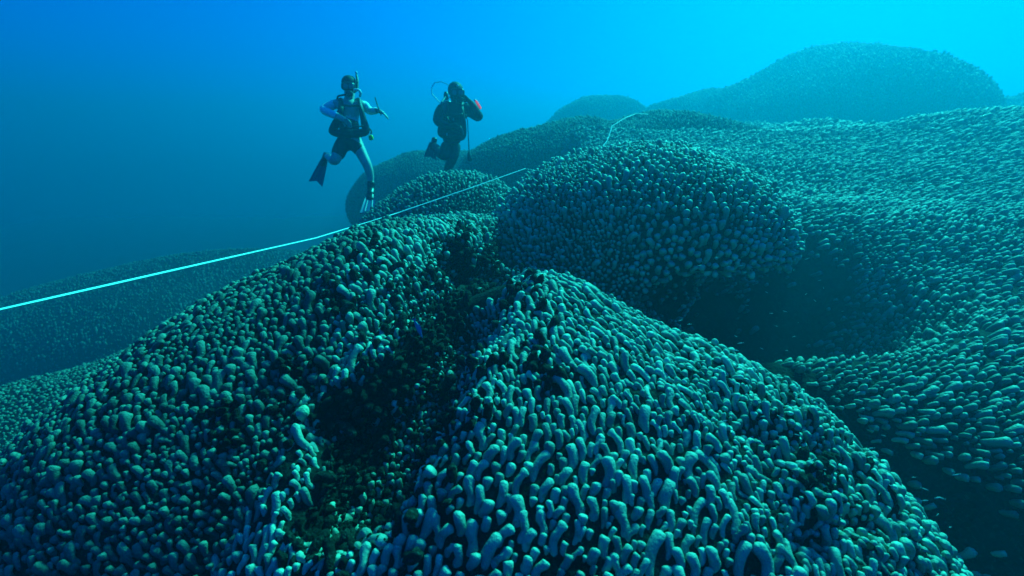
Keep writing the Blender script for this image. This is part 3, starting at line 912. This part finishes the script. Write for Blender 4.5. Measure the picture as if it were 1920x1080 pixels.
def diver_black():
    D = 7.6
    k = D / FPX
    P = lambda x, y, dd=0.0: at(x, y, D + dd)
    root = empty("person", tuple(P(850, 262)))
    tag(root, "diver in a full black wetsuit with one elbow raised beside the masked face", "diver", "divers over the reef")
    n, e = {}, []
    n["pelvis"] = (P(846, 264), 17 * k, 13 * k)
    n["belly"] = (P(848, 242), 18 * k, 13 * k)
    n["chest"] = (P(850, 213), 21 * k, 15 * k)
    n["neck"] = (P(853, 193, -.01), 9 * k)
    n["jaw"] = (P(855, 183, -.04), 10 * k, 11 * k)
    n["skull"] = (P(854, 170, -.01), 12 * k, 13.5 * k)
    e += [("pelvis", "belly"), ("belly", "chest"), ("chest", "neck"), ("neck", "jaw"), ("jaw", "skull")]
    n["sh_r"] = (P(825, 206), 12 * k); n["el_r"] = (P(820, 228, -.10), 10 * k); n["wr_r"] = (P(838, 236, -.32), 6 * k)
    n["sh_l"] = (P(875, 203), 12.5 * k); n["el_l"] = (P(901, 223, -.12), 10 * k); n["wr_l"] = (P(884, 194, -.26), 6 * k)
    e += [("chest", "sh_r"), ("sh_r", "el_r"), ("el_r", "wr_r"), ("chest", "sh_l"), ("sh_l", "el_l"), ("el_l", "wr_l")]
    hand(n, e, "wr_r", P(846, 236, -.36), (1, 0, .1), (.1, -.3, 1), "hr_", (0, .5, -1))
    hand(n, e, "wr_l", P(877, 187, -.28), (-.8, 0, .6), (.5, -.5, .6), "hl_", (-.3, .6, -.2))
    n["hip_r"] = (P(838, 270), 13 * k); n["kn_r"] = (P(832, 296, -.15), 11 * k); n["an_r"] = (P(817, 276, .34), 8 * k); n["to_r"] = (P(813, 272, .42), 7 * k)
    n["hip_l"] = (P(855, 270), 13 * k); n["kn_l"] = (P(848, 298, -.05), 10.5 * k); n["an_l"] = (P(838, 322, .25), 7.5 * k); n["to_l"] = (P(836, 331, .22), 6 * k)
    e += [("pelvis", "hip_r"), ("hip_r", "kn_r"), ("kn_r", "an_r"), ("an_r", "to_r"), ("pelvis", "hip_l"), ("hip_l", "kn_l"), ("kn_l", "an_l"), ("an_l", "to_l")]
    skin_mesh("body", n, e, M_BLACK, root)
    vest = skin_mesh("buoyancy_vest", {"b": (P(848, 256, -.12), 10 * k, 9 * k), "r0": (P(826, 250, -.08), 11 * k, 10 * k), "r1": (P(830, 228, -.18), 8 * k, 6 * k), "r2": (P(836, 208, -.2), 6.5 * k, 4.5 * k),
                                       "r3": (P(837, 194, -.08), 6 * k, 4 * k), "r4": (P(840, 196, .14), 6 * k), "l0": (P(868, 256, -.08), 10 * k, 10 * k), "l1": (P(868, 228, -.18), 7.5 * k, 6 * k),
                                       "l2": (P(866, 208, -.2), 6.5 * k, 4.5 * k), "l3": (P(866, 194, -.08), 6 * k, 4 * k), "l4": (P(862, 196, .14), 6 * k), "k1": (P(850, 218, .2), 19 * k, 6 * k)},
                     [("b", "r0"), ("r0", "r1"), ("r1", "r2"), ("r2", "r3"), ("r3", "r4"), ("r4", "k1"), ("b", "l0"), ("l0", "l1"), ("l1", "l2"), ("l2", "l3"), ("l3", "l4"), ("l4", "k1")], M_NYLON, root)
    tk = chain("air_tank", [(P(838, 188, .36), 5 * k), (P(838, 193, .36), 11 * k), (P(840, 205, .36), 12 * k), (P(846, 255, .36), 12 * k), (P(847, 262, .36), 10 * k)], M_STEEL, root)
    v = chain("valve", [(P(838, 188, .36), 5 * k), (P(836, 178, .36), 5.5 * k), (P(836, 171, .36), 4 * k)], M_RUBBER, root, 1)
    v.parent = tk
    X, Y, Zv = np.array([1., 0, 0]), np.array([0, 1., 0]), np.array([0, 0, 1.])
    ball("hood", P(854, 169, .01), [X * 14.5 * k, Y * 17 * k, Zv * 15 * k], M_BLACK, root)
    mk = ball("mask", P(858, 174, -.15), [X * 13 * k, Y * 8 * k, Zv * 8 * k], M_RUBBER, root, .6)
    for sx in (-5.5, 5.5):
        g = ball("lens", P(858 + sx, 174, -.2), [X * 4.6 * k, Y * 2.0 * k, Zv * 5 * k], M_GLASS, root, .6)
        g.parent = mk
    for x, y in ((858.5, 160.5), (848, 169.5)):  # white beads stand in for glints on the mask frame
        g = ball("mask_glint", P(x, y, -.17), [X * 2.4 * k, Y * 1.6 * k, Zv * 1.6 * k], M_WHITE, root)
        g.parent = mk
    c = chain("chest_strap", [(P(834, 214, -.26), 2.2 * k), (P(851, 216, -.31), 2.4 * k), (P(868, 214, -.26), 2.2 * k)], M_RUBBER, root, 1)
    c.parent = vest
    chain("gauge_console", [(P(862, 236, -.27), 4.5 * k, 3 * k), (P(865, 246, -.27), 5 * k, 3 * k), (P(868, 258, -.26), 4.5 * k, 3 * k)], M_RUBBER, root, 1)
    chain("hose", [(P(835, 182, .3), 2 * k), (P(828, 192, .0), 2 * k), (P(834, 212, -.24), 2 * k), (P(842, 228, -.28), 2.2 * k)], M_RUBBER, root, 1)
    ball("regulator", P(862, 187, -.2), [X * 7 * k, Y * 6 * k, Zv * 6 * k], M_RUBBER, root, .8)
    chain("hose", [(P(868, 188, -.2), 2 * k), (P(878, 190, -.1), 2 * k), (P(872, 184, .2), 2 * k), (P(842, 182, .34), 2 * k)], M_RUBBER, root, 1)
    chain("hose", [(P(842, 160, .2), .8 * k), (P(828, 153, .2), .9 * k), (P(815, 155, .2), .9 * k), (P(809, 165, .2), 1.0 * k), (P(810, 176, .2), 1.0 * k), (P(817, 184, .2), 1.0 * k), (P(828, 196, .2), .9 * k)],
          M_WHITE, root, 2)["label"] = "thin pale hose in a loop behind the shoulder"
    sl = chain("wrist_slate", [(P(889, 185, -.36), 3.6 * k, 2 * k), (P(895, 195, -.32), 3.6 * k, 2 * k), (P(901, 205, -.26), 3 * k, 2 * k)], M_WHITE, root, 1)
    sl["label"] = "white slate with a red strip given an added glow on the raised forearm"
    r = chain("glowing_red_strip", [(P(892, 188, -.40), 1.9 * k), (P(897, 196, -.365), 2.2 * k), (P(902, 204, -.31), 1.9 * k)], M_RED_GLOW, root, 1)  # red strip of the slate with the added glow
    r.parent = sl
    for x, y in ((850, 224), (853, 233), (838, 252)):  # pale beads added as glints on the dark suit front
        ball("clip", P(x, y, -.30), [X * 1.6 * k, Y * 1.5 * k, Zv * 2.6 * k], M_STEEL, root)
    fin(root, P(813, 268, .40), P(806, 297, .52), (1, .2, 0), 15 * k, 25 * k)
    fin(root, P(837, 328, .25), P(834, 352, .50), (1, .1, 0), 14 * k, 24 * k)
    ln = chain("hanging_gauge", [(P(881, 303, -.2), 5.5 * k, 3 * k), (P(880.5, 293, -.2), 4.4 * k, 3 * k), (P(879.5, 284, -.2), 1.2 * k), (P(878, 255, -.2), .9 * k), (P(876.5, 226, -.2), .9 * k), (P(873, 215, -.18), 1.2 * k)], M_RUBBER, root, 1)


diver_pale()
diver_black()

# ------------------------------------------------------------------ the survey tape and a small fish
def tape():
    cps = [at(-330, 664, 1.32), at(0, 580, 1.62), at(593, 446, 3.7), at(746, 399, 4.7), at(872, 356, 5.1), at(985, 316, 5.6),
           at(1060, 330, 6.4), at(1110, 300, 7.2), at(1139, 263, 7.7), at(1148, 236, 8.0), at(1172, 221, 8.4), at(1192, 213, 8.8), at(1216, 214, 9.3)]
    pts = []
    for a, b in zip(cps[:-1], cps[1:]):
        for t in np.linspace(0, 1, 14, endpoint=False):
            pts.append(a + (b - a) * t)
    pts.append(cps[-1])
    pts = np.array(pts)
    tg = np.gradient(pts, axis=0)
    tg /= np.linalg.norm(tg, axis=1, keepdims=True)
    rows = []
    W, T = .0048, .0010
    for i, p in enumerate(pts):
        side = np.cross(tg[i], [0, 0, 1.]); side /= np.linalg.norm(side)
        up = np.cross(side, tg[i])
        a = -.55 + .3 * math.sin(i * .21) + .15 * math.sin(i * .53 + 1)
        s2 = side * math.cos(a) + up * math.sin(a)
        n2 = np.cross(s2, tg[i])
        rows.append([p + s2 * W + n2 * T, p + s2 * W - n2 * T, p - s2 * W - n2 * T, p - s2 * W + n2 * T])
    V = np.array(rows)
    o = mesh_object("measuring_tape", V.reshape(-1, 3), grid_faces(len(V), 4, True), M_TAPE, None, smooth=False)
    tag(o, "long white measuring tape stretched across the reef from the left edge to the domed mound", "measuring tape")


tape()


def blue_fish():
    q = hit(785, 618, [F0, L0])
    c = q * (1 - .10 / np.linalg.norm(q))
    k = np.linalg.norm(c) / FPX
    root = empty("fish", tuple(c))
    tag(root, "small blue fish hovering in the dark cleft between two coral mounds", "fish")
    ax = np.array([.42, -.25, -.9]); ax /= np.linalg.norm(ax)
    side = np.cross(ax, [0, 1., 0]); side /= np.linalg.norm(side)
    th = np.cross(ax, side)
    L = 17 * k
    nt, nv = 14, 12
    s = np.linspace(0, 1, nt)
    prof = np.sin(np.clip(s, 0, 1) ** .75 * math.pi) ** .8 * .19 + .02
    a = np.linspace(0, 2 * math.pi, nv, endpoint=False)
    V = c + (s[:, None, None] * 2 - 1) * L * ax + prof[:, None, None] * L * (np.cos(a)[None, :, None] * side * 1.1 + np.sin(a)[None, :, None] * th * .55)
    mesh_object("body", V.reshape(-1, 3), grid_faces(nt, nv, True), M_BLUEFISH, root)
    e = c - ax * L * .96
    t = [e + side * .03 * L, e - side * .03 * L, e - ax * .42 * L - side * .26 * L, e - ax * .26 * L, e - ax * .42 * L + side * .26 * L]
    v = [p + th * .012 * L for p in t] + [p - th * .012 * L for p in t]
    mesh_object("tail_fin", v, [(0, 1, 2, 3, 4), (9, 8, 7, 6, 5)] + [(i, i + 5, (i + 1) % 5 + 5, (i + 1) % 5) for i in range(5)], M_BLUEFISH, root, smooth=False)
    b = c + side * .24 * L
    v = [c + side * .2 * L + ax * .4 * L, c + side * .34 * L, c + side * .3 * L - ax * .5 * L, c + side * .14 * L - ax * .6 * L]
    v = [p + th * .01 * L for p in v] + [p - th * .01 * L for p in v]
    mesh_object("dorsal_fin", v, [(0, 1, 2, 3), (7, 6, 5, 4)] + [(i, i + 4, (i + 1) % 4 + 4, (i + 1) % 4) for i in range(4)], M_BLUEFISH, root, smooth=False)


blue_fish()


# ------------------------------------------------------------------ tiny fish in the shade between the mounds
def tiny_fish():
    nt, nv = 8, 7
    t = np.linspace(0, 1, nt)
    pr = np.sin(np.clip(t, 0, 1) ** .75 * math.pi) ** .8 * .22 + .02
    a = np.linspace(0, 2 * math.pi, nv, endpoint=False)
    V = np.stack([(t[:, None] * 2 - 1) * np.ones(nv), pr[:, None] * .55 * np.cos(a), pr[:, None] * np.sin(a)], -1).reshape(-1, 3)
    F = [tuple(f) for f in grid_faces(nt, nv, True)]
    k = len(V)
    V = np.concatenate([V, [(-.9, .02, 0), (-1.5, .02, .32), (-1.3, .02, 0), (-1.5, .02, -.32), (-.9, -.02, 0), (-1.5, -.02, .32), (-1.3, -.02, 0), (-1.5, -.02, -.32)]])
    F += [(k, k + 1, k + 2, k + 3), (k + 7, k + 6, k + 5, k + 4)] + [(k + j, k + j + 4, k + (j + 1) % 4 + 4, k + (j + 1) % 4) for j in range(4)]
    g = np.random.default_rng(40)
    first = None
    n = 0
    while n < 56:
        if n < 32:
            px, py, d = g.uniform(1270, 1580), g.uniform(480, 660), g.uniform(2.7, 3.5)
        else:
            u = g.random()
            px, py, d = 1380 + 480 * u + g.normal() * 40, 745 + 250 * u + g.normal() * 35, 2.35 - .75 * u
        q = hit(px, py, [p2, D_S, F_S])
        if q is None or q[1] * math.cos(PITCH) - q[2] * math.sin(PITCH) < d + .12:
            d = (q[1] * math.cos(PITCH) - q[2] * math.sin(PITCH)) * .93 if q is not None else d
        if first is None:
            o = mesh_object("small_fish", V, F, M_TINY, None)
            first = o
        else:
            o = first.copy()
            col.objects.link(o)
        o.location = tuple(at(px, py, d))
        r = g.uniform(.007, .013)
        o.scale = (r, r, r)
        o.rotation_euler = (g.normal() * .2, g.normal() * .3, g.choice([0, math.pi]) + g.normal() * .5)
        tag(o, "tiny pale fish hovering in the shaded hollow right of the near and domed mounds", "fish", "tiny fish in the shaded hollow")
        n += 1


tiny_fish()

# ------------------------------------------------------------------ the water itself
def haze_box():
    x0, x1, y0, y1, z0, z1 = -75, 75, -13, 80, -14, 8.5
    v = [(x0, y0, z0), (x1, y0, z0), (x1, y1, z0), (x0, y1, z0), (x0, y0, z1), (x1, y0, z1), (x1, y1, z1), (x0, y1, z1)]
    f = [(0, 3, 2, 1), (4, 5, 6, 7), (0, 1, 5, 4), (1, 2, 6, 5), (2, 3, 7, 6), (3, 0, 4, 7)]
    m = bpy.data.materials.new("sea_water")
    m.use_nodes = True
    n, l = m.node_tree.nodes, m.node_tree.links
    n.clear()
    out = n.new("ShaderNodeOutputMaterial")
    pv = n.new("ShaderNodeVolumePrincipled")
    pv.inputs["Color"].default_value = HAZE_COLOR
    pv.inputs["Density"].default_value = HAZE_DENSITY
    pv.inputs["Anisotropy"].default_value = HAZE_G
    pv.inputs["Absorption Color"].default_value = (0, 0, 0, 1)
    l.new(pv.outputs[0], out.inputs["Volume"])
    o = mesh_object("haze", v, f, m, smooth=False)
    tag(o, "clear blue sea water that fades everything far away", None, None, "stuff")
    return o


haze_box()
